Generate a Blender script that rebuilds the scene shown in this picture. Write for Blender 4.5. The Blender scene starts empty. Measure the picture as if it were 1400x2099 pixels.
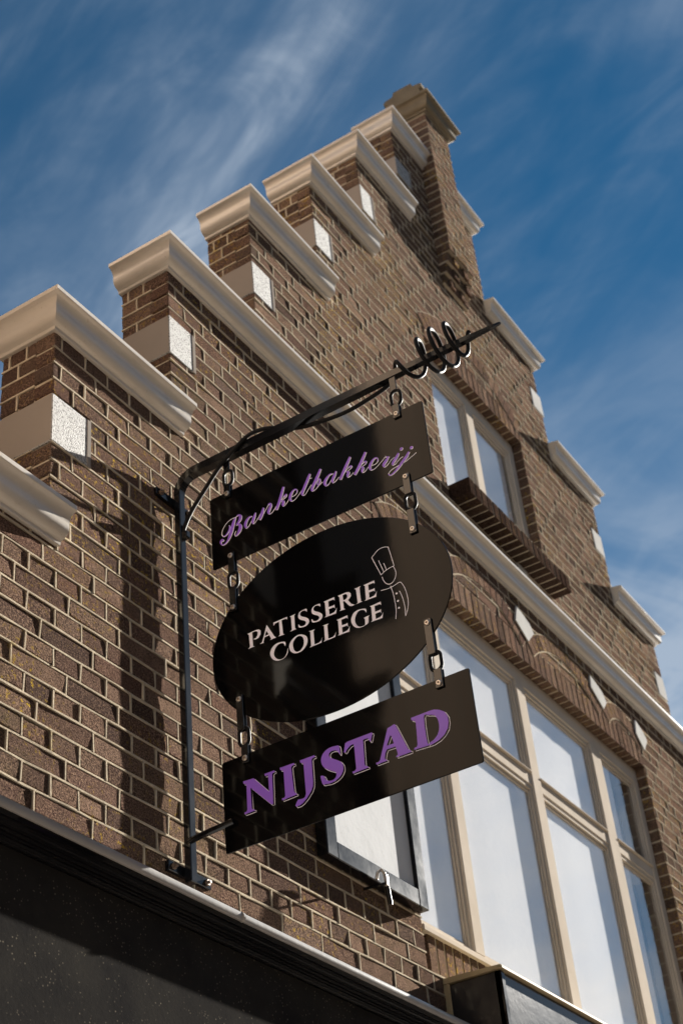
import bpy, bmesh, math, random
from mathutils import Vector, Matrix
from mathutils.geometry import tessellate_polygon
random.seed(7)
PI = math.pi
scene = bpy.context.scene
COL = scene.collection

# ------------------------------------------------------------------ camera
CAM = Vector((0.0, -2.35, 1.60))
AZ, PITCH, ROLL = math.radians(28.65713551), math.radians(36.50362456), math.radians(-6.25763573)
FPX, CX, CY = 3150.1355, 700.0, 1049.5           # focal length and centre in photo pixels (1400 x 2099)
fw = Vector((math.cos(AZ)*math.cos(PITCH), math.sin(AZ)*math.cos(PITCH), math.sin(PITCH)))
r0 = Vector((math.sin(AZ), -math.cos(AZ), 0.0))
u0 = r0.cross(fw)
RIGHT = math.cos(ROLL)*r0 + math.sin(ROLL)*u0
UP = -math.sin(ROLL)*r0 + math.cos(ROLL)*u0
cam = bpy.data.cameras.new('camera')
camo = bpy.data.objects.new('camera', cam)
COL.objects.link(camo)
camo.matrix_world = Matrix((
    (RIGHT.x, UP.x, -fw.x, CAM.x), (RIGHT.y, UP.y, -fw.y, CAM.y),
    (RIGHT.z, UP.z, -fw.z, CAM.z), (0, 0, 0, 1)))
cam.sensor_fit = 'VERTICAL'
cam.sensor_height = 36.0
cam.lens = FPX/2099.0*36.0
cam.clip_start, cam.clip_end = 0.05, 3000
cam.dof.use_dof = True
cam.dof.focus_distance = 4.25
cam.dof.aperture_fstop = 5.0
scene.camera = camo

def ray(px, py):
    return ((px-CX)/FPX)*RIGHT - ((py-CY)/FPX)*UP + fw
def on_x(px, py, x):      # pixel to a point of the plane x = const
    d = ray(px, py); return CAM + d*((x-CAM.x)/d.x)
def on_y(px, py, y):      # pixel to a point of the plane y = const
    d = ray(px, py); return CAM + d*((y-CAM.y)/d.y)

# ------------------------------------------------------------------ sky and sun
SUN = Vector((6.8, -1.0, 2.85)).normalized()
SUN_EL = math.asin(SUN.z)
SUN_ROT = math.atan2(SUN.x, SUN.y)
world = bpy.data.worlds.new('World'); scene.world = world
world.use_nodes = True
nt = world.node_tree
bg = nt.nodes['Background']
sky = nt.nodes.new('ShaderNodeTexSky')
sky.sky_type = 'NISHITA'; sky.sun_disc = False
sky.sun_elevation = SUN_EL; sky.sun_rotation = SUN_ROT
sky.altitude = 0; sky.air_density = 1.0; sky.dust_density = 0.1; sky.ozone_density = 5.0
def wn(t, **k):
    n = nt.nodes.new(t)
    for a, b in k.items(): setattr(n, a, b)
    return n
tc = wn('ShaderNodeTexCoord')
sep = wn('ShaderNodeSeparateXYZ'); nt.links.new(tc.outputs['Generated'], sep.inputs[0])
zc = wn('ShaderNodeMath', operation='MAXIMUM'); zc.inputs[1].default_value = 0.06
nt.links.new(sep.outputs[2], zc.inputs[0])
dx = wn('ShaderNodeMath', operation='DIVIDE'); nt.links.new(sep.outputs[0], dx.inputs[0]); nt.links.new(zc.outputs[0], dx.inputs[1])
dy = wn('ShaderNodeMath', operation='DIVIDE'); nt.links.new(sep.outputs[1], dy.inputs[0]); nt.links.new(zc.outputs[0], dy.inputs[1])
cb = wn('ShaderNodeCombineXYZ'); nt.links.new(dx.outputs[0], cb.inputs[0]); nt.links.new(dy.outputs[0], cb.inputs[1])
def cloud(rot, sx, sy, scale, lo, hi, detail=9, dist=0.6, loc=(0, 0, 0)):
    m0 = wn('ShaderNodeMapping'); m0.inputs['Rotation'].default_value = (0, 0, math.radians(rot))
    nt.links.new(cb.outputs[0], m0.inputs[0])
    mp = wn('ShaderNodeMapping')
    mp.inputs['Scale'].default_value = (sx, sy, 1); mp.inputs['Location'].default_value = loc
    nt.links.new(m0.outputs[0], mp.inputs[0])
    no = wn('ShaderNodeTexNoise'); no.inputs['Scale'].default_value = scale
    no.inputs['Detail'].default_value = detail; no.inputs['Roughness'].default_value = 0.56
    no.inputs['Distortion'].default_value = dist
    nt.links.new(mp.outputs[0], no.inputs['Vector'])
    rp = wn('ShaderNodeMapRange', interpolation_type='SMOOTHSTEP')
    rp.inputs[1].default_value = lo; rp.inputs[2].default_value = hi
    nt.links.new(no.outputs[0], rp.inputs[0]); return rp.outputs[0]
SKA, SKL = 115, (5.3, 1.4, 0)
streak = cloud(SKA, 1.0, 3.2, 1.7, 0.36, 0.80, dist=1.1, loc=(3.71, 1.82, 0))
wisp = cloud(SKA - 14, 1.0, 2.0, 4.5, 0.34, 0.80, detail=12, dist=1.8, loc=(0.0, 0.6, 0))
body_ = cloud(SKA, 1.0, 1.7, 0.85, 0.36, 0.66, dist=0.5, loc=SKL)
def wmath(op, a, b):
    n = wn('ShaderNodeMath', operation=op)
    for k, v in ((0, a), (1, b)):
        if isinstance(v, bpy.types.NodeSocket): nt.links.new(v, n.inputs[k])
        else: n.inputs[k].default_value = v
    return n.outputs[0]
am_ = wmath('MULTIPLY', wmath('ADD', wmath('MULTIPLY', streak, .25), wmath('MULTIPLY', wmath('MULTIPLY', wisp, streak), .95)), wmath('ADD', body_, .22))
lowz = wn('ShaderNodeMapRange', interpolation_type='SMOOTHSTEP'); nt.links.new(sep.outputs[2], lowz.inputs[0])
lowz.inputs[1].default_value = .74; lowz.inputs[2].default_value = .42; lowz.inputs[3].default_value = 0; lowz.inputs[4].default_value = 1   # thin high cloud thickens towards the horizon
veil = wmath('MULTIPLY', lowz.outputs[0], wmath('ADD', wmath('MULTIPLY', cloud(40, 1.0, 2.0, 2.6, .34, .72, dist=.8, loc=(2.2, .3, 0)), .55), .22))
am_ = wmath('MINIMUM', wmath('ADD', wmath('ADD', am_, veil), wmath('MULTIPLY', body_, .16)), .8)
hs = wn('ShaderNodeHueSaturation'); hs.inputs['Saturation'].default_value = 1.22
hs.inputs['Hue'].default_value = 0.487; hs.inputs['Value'].default_value = 0.28
nt.links.new(sky.outputs[0], hs.inputs['Color'])
mx = wn('ShaderNodeMix', data_type='RGBA'); nt.links.new(am_, mx.inputs['Factor'])
nt.links.new(hs.outputs[0], mx.inputs['A']); mx.inputs['B'].default_value = (1.75, 2.05, 2.45, 1)
nt.links.new(mx.outputs['Result'], bg.inputs[0])
bg.inputs[1].default_value = 0.05

sun = bpy.data.lights.new('sun', 'SUN')
sun.energy = 5.0; sun.angle = math.radians(0.53); sun.color = (1.0, 0.945, 0.86)
suno = bpy.data.objects.new('sun', sun); COL.objects.link(suno)
suno.rotation_euler = SUN.to_track_quat('Z', 'Y').to_euler()
suno.location = (30, -12, 14)

scene.view_settings.view_transform = 'Standard'
scene.view_settings.look = 'None'
scene.view_settings.exposure = 2.4
scene.view_settings.gamma = 1.0
scene.view_settings.use_curve_mapping = False

# ------------------------------------------------------------------ materials
class M:
    def __init__(s, name, color=(.5, .5, .5), rough=.6, metal=0.0, spec=.5, coat=0.0):
        s.m = bpy.data.materials.new(name); s.m.use_nodes = True
        s.nt = s.m.node_tree; s.b = s.nt.nodes['Principled BSDF']
        s.b.inputs['Base Color'].default_value = (*color, 1)
        s.b.inputs['Roughness'].default_value = rough
        s.b.inputs['Metallic'].default_value = metal
        s.b.inputs['Specular IOR Level'].default_value = spec
        s.b.inputs['Coat Weight'].default_value = coat
    def n(s, t, ins=None, **k):
        n = s.nt.nodes.new(t)
        for a, b in k.items(): setattr(n, a, b)
        for a, b in (ins or {}).items():
            if isinstance(b, bpy.types.NodeSocket): s.nt.links.new(b, n.inputs[a])
            else: n.inputs[a].default_value = b
        return n
    def pos(s): return s.n('ShaderNodeNewGeometry').outputs['Position']
    def noise(s, scale, detail=4, rough=.55, vec=None, dist=0):
        return s.n('ShaderNodeTexNoise', {'Vector': vec or s.pos(), 'Scale': scale, 'Detail': detail, 'Roughness': rough, 'Distortion': dist}).outputs[0]
    def rng(s, v, lo, hi, a=0.0, b=1.0):
        return s.n('ShaderNodeMapRange', {0: v, 1: lo, 2: hi, 3: a, 4: b}).outputs[0]
    def math(s, op, a, b):
        return s.n('ShaderNodeMath', {0: a, 1: b}, operation=op).outputs[0]
    def mix(s, f, a, b, blend='MIX'):
        n = s.n('ShaderNodeMix', data_type='RGBA', blend_type=blend)
        for k, v in (('Factor', f), ('A', a), ('B', b)):
            if isinstance(v, bpy.types.NodeSocket): s.nt.links.new(v, n.inputs[k])
            else: n.inputs[k].default_value = v if k == 'Factor' else (*v, 1)
        return n.outputs['Result']
    def ramp(s, v, stops):
        n = s.n('ShaderNodeValToRGB', {0: v}); e = n.color_ramp.elements
        while len(e) < len(stops): e.new(.5)
        for i, (p, c) in enumerate(stops): e[i].position = p; e[i].color = (*c, 1)
        return n.outputs[0]
    def color(s, o): s.nt.links.new(o, s.b.inputs['Base Color'])
    def rough(s, o): s.nt.links.new(o, s.b.inputs['Roughness'])
    def bump(s, h, strength=.5, dist=.002, prev=None):
        ins = {'Height': h, 'Strength': strength, 'Distance': dist}
        if prev: ins['Normal'] = prev
        o = s.n('ShaderNodeBump', ins).outputs[0]
        s.nt.links.new(o, s.b.inputs['Normal']); return o

def brick_mat(name, dark=1.0):
    m = M(name, rough=.95, spec=.0)
    isl = m.n('ShaderNodeNewGeometry').outputs['Random Per Island']
    orn = m.n('ShaderNodeObjectInfo').outputs['Random']
    t = m.math('FRACT', m.math('ADD', isl, orn), 0)
    d = dark
    c = m.ramp(t, [(0, (.033*d, .0225*d, .022*d)), (.16, (.064*d, .038*d, .033*d)), (.32, (.098*d, .054*d, .042*d)), (.48, (.074*d, .050*d, .042*d)), (.62, (.122*d, .078*d, .058*d)),
                   (.76, (.088*d, .052*d, .044*d)), (.88, (.170*d, .111*d, .082*d)), (1, (.055*d, .041*d, .039*d))])
    t2 = m.math('FRACT', m.math('MULTIPLY', t, 7.31), 0)
    big = m.noise(1.1, 5, .6)
    c = m.mix(m.rng(big, .35, .7, 0, .40), c, (.112, .083, .062))
    c = m.mix(m.rng(m.noise(17, 4, .6), .38, .70, 0, .55), c, (.066, .045, .038))
    fine = m.noise(170, 3, .75)
    c = m.mix(m.math('MULTIPLY', m.rng(fine, .46, .66, 0, .9), m.rng(t2, 0, 1, .35, 1.0)), c, (.34, .226, .155))
    c = m.mix(m.rng(m.noise(230, 2, .6), .54, .64, 0, .85), c, (.022, .015, .013))
    patch = m.noise(1.9, 4, .6)
    spot = m.noise(58, 4, .65)
    li = m.math('MULTIPLY', m.rng(patch, .46, .62), m.rng(spot, .57, .64))
    c = m.mix(m.math('MULTIPLY', li, .9), c, (.40, .265, .030))
    gr = m.math('MULTIPLY', m.rng(m.noise(1.7, 3, .5), .50, .70), m.rng(m.noise(14, 4, .6), .46, .66))
    c = m.mix(m.math('MULTIPLY', gr, .4), c, (.088, .078, .036))
    if dark < .8: c = m.mix(1.0, c, (.42, .41, .42), 'MULTIPLY')
    m.color(c)
    b = m.bump(m.noise(190, 5, .75), 1.0, .0060)
    m.bump(m.noise(36, 4, .65), .7, .010, prev=b)
    return m.m
BRICK = brick_mat('brick', 1.22)
DBRICK = brick_mat('dark_sill_brick', .75)
def mortar_mat():
    m = M('mortar', rough=.95, spec=.0)
    c = m.mix(m.rng(m.noise(7, 5, .65), .3, .72), (.56, .48, .365), (.35, .295, .22))
    c = m.mix(m.rng(m.noise(34, 4, .7), .45, .75, 0, .6), c, (.30, .26, .21))
    c = m.mix(m.rng(m.noise(160, 3, .7), .58, .75, 0, .5), c, (.20, .17, .13))
    li = m.math('MULTIPLY', m.rng(m.noise(1.9, 4, .6), .47, .62), m.rng(m.noise(26, 3, .55), .57, .65))
    c = m.mix(m.math('MULTIPLY', li, .6), c, (.36, .26, .05))
    m.color(c); m.bump(m.noise(180, 4, .7), .7, .0018); return m.m
MORTAR = mortar_mat()
def nbrick_mat():
    m = M('neighbour_brick', rough=.9, spec=.1)
    b = m.n('ShaderNodeTexBrick', {'Vector': m.n('ShaderNodeTexCoord').outputs['Object'], 'Color1': (.50, .37, .275, 1), 'Color2': (.42, .31, .23, 1), 'Mortar': (.38, .33, .26, 1), 'Scale': 4.6})
    m.color(b.outputs[0]); return m.m
NBRICK = nbrick_mat()
def paint_mat(name, a, b, rough=.42, dirt=(.30, .25, .17), amount=.4, spec=.12):
    m = M(name, rough=rough, spec=spec)
    c = m.mix(m.rng(m.noise(3.2, 5, .6), .35, .7), a, b)
    c = m.mix(m.rng(m.noise(11, 6, .7), .60, .80, 0, amount), c, dirt)
    c = m.mix(m.rng(m.noise(120, 2, .6), .68, .75, 0, .5), c, dirt)
    m.color(c); bb = m.bump(m.noise(60, 4, .6), .18, .002); m.bump(m.noise(7, 3, .5), .12, .01, prev=bb); return m.m
WHITE = paint_mat('cornice_paint', (.57, .53, .475), (.50, .46, .405), .19, spec=.60)
FRAME = paint_mat('window_paint', (.54, .48, .41), (.47, .415, .35), .3, amount=.22, spec=0.0)
WSTONE = paint_mat('weathered_white_stone', (.52, .51, .49), (.42, .41, .39), .8, dirt=(.25, .23, .19), amount=.45, spec=0)
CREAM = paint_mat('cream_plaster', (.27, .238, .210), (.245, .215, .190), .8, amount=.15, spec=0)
STONE = paint_mat('cap_stone', (.22, .185, .13), (.14, .115, .08), .8, dirt=(.10, .08, .05), amount=.7)
def stucco_mat():
    m = M('stippled_plaster', rough=.75)
    v = m.n('ShaderNodeTexVoronoi', {'Vector': m.pos(), 'Scale': 300.0}).outputs['Distance']
    n = m.noise(220, 3, .6)
    h = m.math('ADD', v, n)
    c = m.mix(m.rng(m.noise(170, 2, .5), .50, .62), (.37, .365, .355), (.12, .117, .11))
    m.color(c); m.bump(h, .42, .0042); return m.m
STUCCO = stucco_mat()
def gloss_black(name, col=(.012, .012, .014), rough=.16, bump=.05, dust=.25, spec=.5):
    m = M(name, col, rough, spec=spec, coat=.0)
    d = m.rng(m.noise(90, 3, .6), .60, .75, 0, dust)
    m.color(m.mix(d, col, (.07, .065, .06)))
    m.rough(m.rng(m.noise(6, 4, .6), .3, .7, rough*.8, rough*1.35))
    m.bump(m.noise(45, 3, .5), bump, .002); return m.m
IRON = gloss_black('black_iron_paint', (.006, .006, .007), .12, .10, .10, .38)
BOARD = gloss_black('black_sign_lacquer', (.0026, .0024, .0026), .07, .02, .012, .10)
MOULD = gloss_black('black_moulding_paint', (.005, .005, .006), .10, .12, .10, .22)
def panel_mat():
    m = M('black_fascia_panel', rough=.8, spec=.0)
    vv = m.n('ShaderNodeTexVoronoi', {'Vector': m.pos(), 'Scale': 85.0}).outputs['Distance']
    msk = m.rng(m.noise(16, 3, .6), .42, .62)
    dots = m.math('MULTIPLY', m.rng(vv, .10, .22, 1, 0), msk)
    c = m.mix(m.rng(m.noise(5, 5, .65), .3, .8), (.018, .0175, .018), (.034, .032, .029))
    c = m.mix(m.math('MULTIPLY', dots, .55), c, (.24, .21, .16))
    m.color(c); m.bump(m.noise(120, 3, .6), .2, .002); return m.m
PANEL = panel_mat()
ZINC = paint_mat('pale_zinc_edge', (.34, .33, .32), (.27, .265, .26), .14, amount=.3, spec=.35)
IRONR = gloss_black('worn_black_iron', (.007, .007, .008), .60, .25, .2, .14)
STEEL = M('bolt_steel', (.55, .50, .45), .32, metal=.85).m
RUST = M('bolt_rust', (.16, .11, .08), .6, metal=.4).m
PAPER = paint_mat('white_poster_paper', (.60, .61, .62), (.56, .57, .58), .8, amount=.06, spec=0.0)
PURPLE = M('purple_vinyl', (.31, .125, .74), .38).m
SILVER = M('white_vinyl', (.93, .90, .99), .42).m
SHADE = M('black_vinyl', (.006, .006, .006), .35).m
WOOD = paint_mat('dark_box_paint', (.022, .022, .025), (.040, .038, .036), .12, dirt=(.10, .09, .075), amount=.55, spec=.25)
LIPW = paint_mat('weathered_cream_edge', (.46, .38, .24), (.34, .27, .16), .7, dirt=(.12, .09, .05), amount=.6)
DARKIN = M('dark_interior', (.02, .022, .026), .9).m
def curtain_mat():
    m = M('white_net_curtain', (.80, .82, .84), .8)
    m.color(m.mix(m.rng(m.noise(40, 4, .7), .35, .7), (.94, .93, .92), (.87, .87, .875)))
    return m.m
CURT = curtain_mat()
def glass_mat():
    m = bpy.data.materials.new('window_glass'); m.use_nodes = True
    t = m.node_tree; t.nodes.clear()
    o = t.nodes.new('ShaderNodeOutputMaterial'); mx_ = t.nodes.new('ShaderNodeMixShader')
    tr = t.nodes.new('ShaderNodeBsdfTransparent'); tr.inputs[0].default_value = (.98, .98, .98, 1)
    gl = t.nodes.new('ShaderNodeBsdfGlossy'); gl.inputs['Roughness'].default_value = .015
    gl.inputs['Color'].default_value = (.97, .98, 1, 1)
    gg = t.nodes.new('ShaderNodeNewGeometry'); dt = t.nodes.new('ShaderNodeVectorMath'); dt.operation = 'DOT_PRODUCT'
    t.links.new(gg.outputs['Normal'], dt.inputs[0]); t.links.new(gg.outputs['Incoming'], dt.inputs[1])
    def mm(op, a, b):
        n = t.nodes.new('ShaderNodeMath'); n.operation = op
        for i_, v in enumerate((a, b)):
            if isinstance(v, bpy.types.NodeSocket): t.links.new(v, n.inputs[i_])
            else: n.inputs[i_].default_value = v
        return n.outputs[0]
    sch = mm('POWER', mm('SUBTRACT', 1.0, mm('ABSOLUTE', dt.outputs['Value'], 0)), 5.0)
    refl = mm('ADD', mm('MULTIPLY', sch, .60), .13)          # reflectance of one surface of the pane
    g = t.nodes.new('ShaderNodeNewGeometry'); nz = t.nodes.new('ShaderNodeTexNoise'); nz.inputs['Scale'].default_value = 1.6
    t.links.new(g.outputs['Position'], nz.inputs['Vector'])
    bp = t.nodes.new('ShaderNodeBump'); bp.inputs['Strength'].default_value = .12; bp.inputs['Distance'].default_value = .02
    t.links.new(nz.outputs[0], bp.inputs['Height']); t.links.new(bp.outputs[0], gl.inputs['Normal'])
    t.links.new(refl, mx_.inputs[0]); t.links.new(tr.outputs[0], mx_.inputs[1]); t.links.new(gl.outputs[0], mx_.inputs[2])
    t.links.new(mx_.outputs[0], o.inputs[0]); return m
GLASS = glass_mat()
def paving_mat():
    m = M('paving', rough=.85)
    b = m.n('ShaderNodeTexBrick', {'Vector': m.pos(), 'Color1': (.13, .10, .08, 1), 'Color2': (.17, .13, .10, 1), 'Mortar': (.09, .08, .07, 1), 'Scale': 5.0})
    m.color(m.mix(m.rng(m.noise(.8, 5, .6), .3, .8), b.outputs[0], (.13, .115, .10))); return m.m
PAVING = paving_mat()

# ------------------------------------------------------------------ mesh helpers
class MB:
    def __init__(s): s.v = []; s.f = []; s.mi = []
    def face(s, pts, mi=0):
        b = len(s.v); s.v += [tuple(p) for p in pts]; s.f.append(tuple(range(b, b+len(pts)))); s.mi.append(mi)
    def box(s, x0, x1, y0, y1, z0, z1, mi=0, bev=0.0, jit=0.0):
        if bev > 0:
            return s.bevbox(x0, x1, y0, y1, z0, z1, bev, mi)
        j = (lambda: random.uniform(-jit, jit)) if jit else (lambda: 0)
        b = len(s.v)
        for (x, y, z) in ((x0,y0,z0),(x1,y0,z0),(x1,y1,z0),(x0,y1,z0),(x0,y0,z1),(x1,y0,z1),(x1,y1,z1),(x0,y1,z1)):
            s.v.append((x+j(), y+j(), z+j()))
        for q in ((0,1,5,4),(1,2,6,5),(2,3,7,6),(3,0,4,7),(4,5,6,7),(3,2,1,0)):
            s.f.append(tuple(b+i for i in q)); s.mi.append(mi)
    def bevbox(s, x0, x1, y0, y1, z0, z1, r, mi=0):
        b = len(s.v); lim = ((x0, x1), (y0, y1), (z0, z1)); idx = {}
        for i in (0, 1):
            for j in (0, 1):
                for k in (0, 1):
                    c = [lim[0][i], lim[1][j], lim[2][k]]; sg = [1 if t == 0 else -1 for t in (i, j, k)]
                    for a in range(3):
                        p = [c[q] + (0 if q == a else sg[q]*r) for q in range(3)]
                        idx[(i, j, k, a)] = len(s.v); s.v.append(tuple(p))
        def add(l): s.f.append(tuple(l)); s.mi.append(mi)
        for a in range(3):
            o = [q for q in range(3) if q != a]
            for e in (0, 1):
                l = []
                for (p, q) in ((0, 0), (1, 0), (1, 1), (0, 1)):
                    t = [0, 0, 0]; t[a] = e; t[o[0]] = p; t[o[1]] = q; l.append(idx[(*t, a)])
                add(l)
        for a in range(3):
            o = [q for q in range(3) if q != a]
            for p in (0, 1):
                for q in (0, 1):
                    t0 = [0, 0, 0]; t0[o[0]] = p; t0[o[1]] = q; t1 = list(t0); t1[a] = 1
                    add([idx[(*t0, o[0])], idx[(*t1, o[0])], idx[(*t1, o[1])], idx[(*t0, o[1])]])
        for i in (0, 1):
            for j in (0, 1):
                for k in (0, 1): add([idx[(i, j, k, a)] for a in range(3)])
    def tube(s, pts, rad, n=10, mi=0, caps=True):
        pts = [Vector(p) for p in pts]; R_ = rad if isinstance(rad, (list, tuple)) else [rad]*len(pts)
        rings = []; nrm = None
        for i, p in enumerate(pts):
            t = (pts[min(i+1, len(pts)-1)] - pts[max(i-1, 0)]).normalized()
            if nrm is None:
                nrm = t.cross(Vector((0, 0, 1)) if abs(t.z) < .9 else Vector((1, 0, 0))).normalized()
            else:
                nrm = (nrm - t*nrm.dot(t)).normalized()
            bn = t.cross(nrm); b = len(s.v)
            for k in range(n):
                a = 2*PI*k/n; s.v.append(tuple(p + (nrm*math.cos(a) + bn*math.sin(a))*R_[i]))
            rings.append(b)
        for a, b in zip(rings, rings[1:]):
            for k in range(n):
                s.f.append((a+k, a+(k+1) % n, b+(k+1) % n, b+k)); s.mi.append(mi)
        if caps:
            s.f.append(tuple(rings[0]+k for k in range(n))); s.mi.append(mi)
            s.f.append(tuple(rings[-1]+k for k in range(n))); s.mi.append(mi)
    def prism(s, prof, ax, a, b, mi=0):           # closed profile of (p, q) pulled along an axis
        def P(t, p, q): return (t, p, q) if ax == 'x' else ((p, t, q) if ax == 'y' else (p, q, t))
        n = len(prof); b0 = len(s.v)
        for t in (a, b): s.v += [P(t, p, q) for p, q in prof]
        for i in range(n):
            s.f.append((b0+i, b0+(i+1) % n, b0+n+(i+1) % n, b0+n+i)); s.mi.append(mi)
        s.f.append(tuple(b0+i for i in range(n))); s.mi.append(mi)
        s.f.append(tuple(b0+n+i for i in range(n))); s.mi.append(mi)
    def add(s, other, T=None):
        b = len(s.v); s.v += [tuple(T @ Vector(p)) for p in other.v] if T else other.v
        s.f += [tuple(b+i for i in q) for q in other.f]; s.mi += other.mi
    def mesh(s, name, mats, smooth=None, fix=True):
        me = bpy.data.meshes.new(name); me.from_pydata(s.v, [], s.f)
        for m in (mats if isinstance(mats, (list, tuple)) else [mats]): me.materials.append(m)
        if any(s.mi): me.polygons.foreach_set('material_index', s.mi)
        if fix:
            bm = bmesh.new(); bm.from_mesh(me); bmesh.ops.recalc_face_normals(bm, faces=bm.faces); bm.to_mesh(me); bm.free()
        if smooth is not None:
            me.shade_smooth(); me.set_sharp_from_angle(angle=math.radians(smooth))
        me.update(); return me
    def obj(s, name, mats, parent=None, smooth=None, fix=True):
        return link(name, s.mesh(name, mats, smooth, fix), parent)
def link(name, me, parent=None):
    o = bpy.data.objects.new(name, me); COL.objects.link(o)
    if parent is not None: attach(o, parent)
    return o
WORLDLOC = {}
def attach(o, p):
    o.parent = p; o.matrix_parent_inverse = Matrix.Translation(-Vector(WORLDLOC.get(p.name, (0, 0, 0))))
def thing(name, loc, label, cat, group=None):
    e = bpy.data.objects.new(name, None); COL.objects.link(e); e.location = loc; e.empty_display_size = .1
    WORLDLOC[e.name] = loc; e['label'] = label; e['category'] = cat
    if group: e['group'] = group
    return e

# ------------------------------------------------------------------ ground
g = MB(); g.box(-300, 300, -300, 300, -.4, 0)
ground = g.obj('pavement', PAVING); ground['kind'] = 'structure'; ground['label'] = 'brick paved street in front of the gabled house'; ground['category'] = 'pavement'

# ------------------------------------------------------------------ house: stepped gable
house = thing('stepped_gable_house', (5.9, 0, 0), 'brown brick house with stepped gable, white cornices and tall white-framed windows', 'house')
HC, Z0 = .06256, 3.4936                            # course height and the bed joint it is counted from
HP = .1083                                         # header pitch
LX = [.30, .88, 1.46, 2.03, 2.601, 3.19, 3.768, 4.337, 4.875, 5.385]     # left edges of the steps
LT = [1.25, 2.0, 2.75, 4.247, 5.038, 5.788, 6.570, 7.305, 8.018, 8.730]   # and their tops
RX = [8.67, 8.10, 7.53, 6.955, 6.36]
RT = [5.78, 6.520, 7.268, 7.985, 8.70]
def left_edge(z):
    for x, t in zip(LX, LT):
        if z < t - .01: return x
    return None
def right_edge(z):
    for x, t in zip(RX, RT):
        if z < t - .01: return x
    return None
WB = (4.555, 7.37, 3.40, 5.436)                    # big window with its soldier lintel
WU = (5.38, 6.475, 5.94, 7.125)                    # upper window with lintel and sill
blocks = [(2.601, 2.772, 4.50, 4.672), (3.19, 3.337, 5.278, 5.447), (3.768, 3.918, 6.03, 6.20),
          (4.337, 4.487, 6.785, 6.955), (4.875, 5.002, 7.505, 7.685), (5.385, 5.55, 8.255, 8.39),
          (7.97, 8.10, 6.02, 6.17), (7.395, 7.53, 6.765, 6.915), (6.835, 6.97, 7.51, 7.66)]
holes = [WB, WU] + blocks
def intervals(zlo, zhi, use=None):
    zc_ = .5*(zlo+zhi); a, b = left_edge(zc_), right_edge(zc_)
    if a is None or b is None: return []
    iv = [(a, b)]
    for (x0, x1, z0, z1) in (use if use is not None else holes):
        if z0 < zc_ < z1:
            new = []
            for (p, q) in iv:
                if x1 <= p or x0 >= q: new.append((p, q)); continue
                if x0 - p > .012: new.append((p, x0))
                if q - x1 > .012: new.append((x1, q))
            iv = new
    return iv
def joint_offsets(i):
    if i % 2 == 0: return 2.9625, HP
    return (3.015 if i % 4 == 1 else 2.909), 2*HP

def brick_mb(L, H, depth=.014, proud=0.0, seed=None, rough=1.0):
    """one brick: front at y = 0 facing -y, chamfered, slightly uneven; centred on x and z"""
    rd = random.Random(seed) if seed is not None else random
    m = MB(); c = .0065*rough; hx, hz = L/2, H/2
    base = [(-hx+c, -hz), (hx-c, -hz), (hx, -hz+c), (hx, hz-c), (hx-c, hz), (-hx+c, hz), (-hx, hz-c), (-hx, -hz+c)]
    ja = .0027*rough
    tx, tz = rd.uniform(-.016, .016)*rough, rd.uniform(-.035, .035)*rough
    outer = [(x+rd.uniform(-ja, ja), z+rd.uniform(-ja, ja)) for x, z in base]
    ins = .0035
    front = []
    for x, z in outer:
        k = 1 - ins/hx; kz = 1 - ins/hz
        front.append((x*k, -proud + tx*x + tz*z + rd.uniform(-.0004, .0004), z*kz))
    for x, y, z in front: m.v.append((x, y, z))
    for (x, z) in outer: m.v.append((x, .0026 - proud, z))
    for (x, z) in outer: m.v.append((x, depth, z))
    m.f.append(tuple(range(8)))
    for i in range(8):
        j = (i+1) % 8
        m.f.append((i, i+8, j+8, j)); m.f.append((i+8, i+16, j+16, j+8))
    m.mi = [0]*len(m.f)
    return m
JT = .0067
BH = HC - JT
# all bricks of the front, course by course
front = []            # (x centre, z centre, length, depth, standard?)
bed = MB()
i_lo, i_hi = int((2.9 - Z0)//HC), int((8.66 - Z0)//HC)
body = MB(); run = None
def flush(run):
    if run:
        for (a, b) in run[2]: body.box(a+.006, b-.006, .0065, .205, run[0], run[1])
def add_bed_strip(x0, x1, z, y=0.0):
    n = max(1, int((x1-x0)/.085)); pts = []
    for k in range(n+1):
        x = x0 + (x1-x0)*k/n
        pts.append((x, z + random.uniform(-.0011, .0011), JT*.5*random.uniform(.75, 1.30), y - random.uniform(.0004, .0034)))
    b = len(bed.v)
    for (x, z_, h, yy) in pts:
        bed.v += [(x, y+.008, z_-h*1.15), (x, yy, z_-h*.8), (x, yy, z_+h*.8), (x, y+.008, z_+h*1.15)]
    for k in range(n):
        a = b+4*k
        for q in range(3): bed.f.append((a+q, a+4+q, a+5+q, a+1+q)); bed.mi.append(0)
def add_head_strip(x, z0, z1, y=0.0):
    h = JT*.5*random.uniform(.8, 1.15); dx_ = random.uniform(-.0015, .0015)
    b = len(bed.v); y1, y2 = y-random.uniform(.0004, .0034), y-random.uniform(.0004, .0034)
    for (xx, zz, yy) in ((x+dx_, z0, y1), (x-dx_, z1, y2)):
        bed.v += [(xx-h*1.15, y+.008, zz), (xx-h*.75, yy, zz), (xx+h*.75, yy, zz), (xx+h*1.15, y+.008, zz)]
    for q in range(3): bed.f.append((b+q, b+4+q, b+5+q, b+1+q)); bed.mi.append(0)
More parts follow.
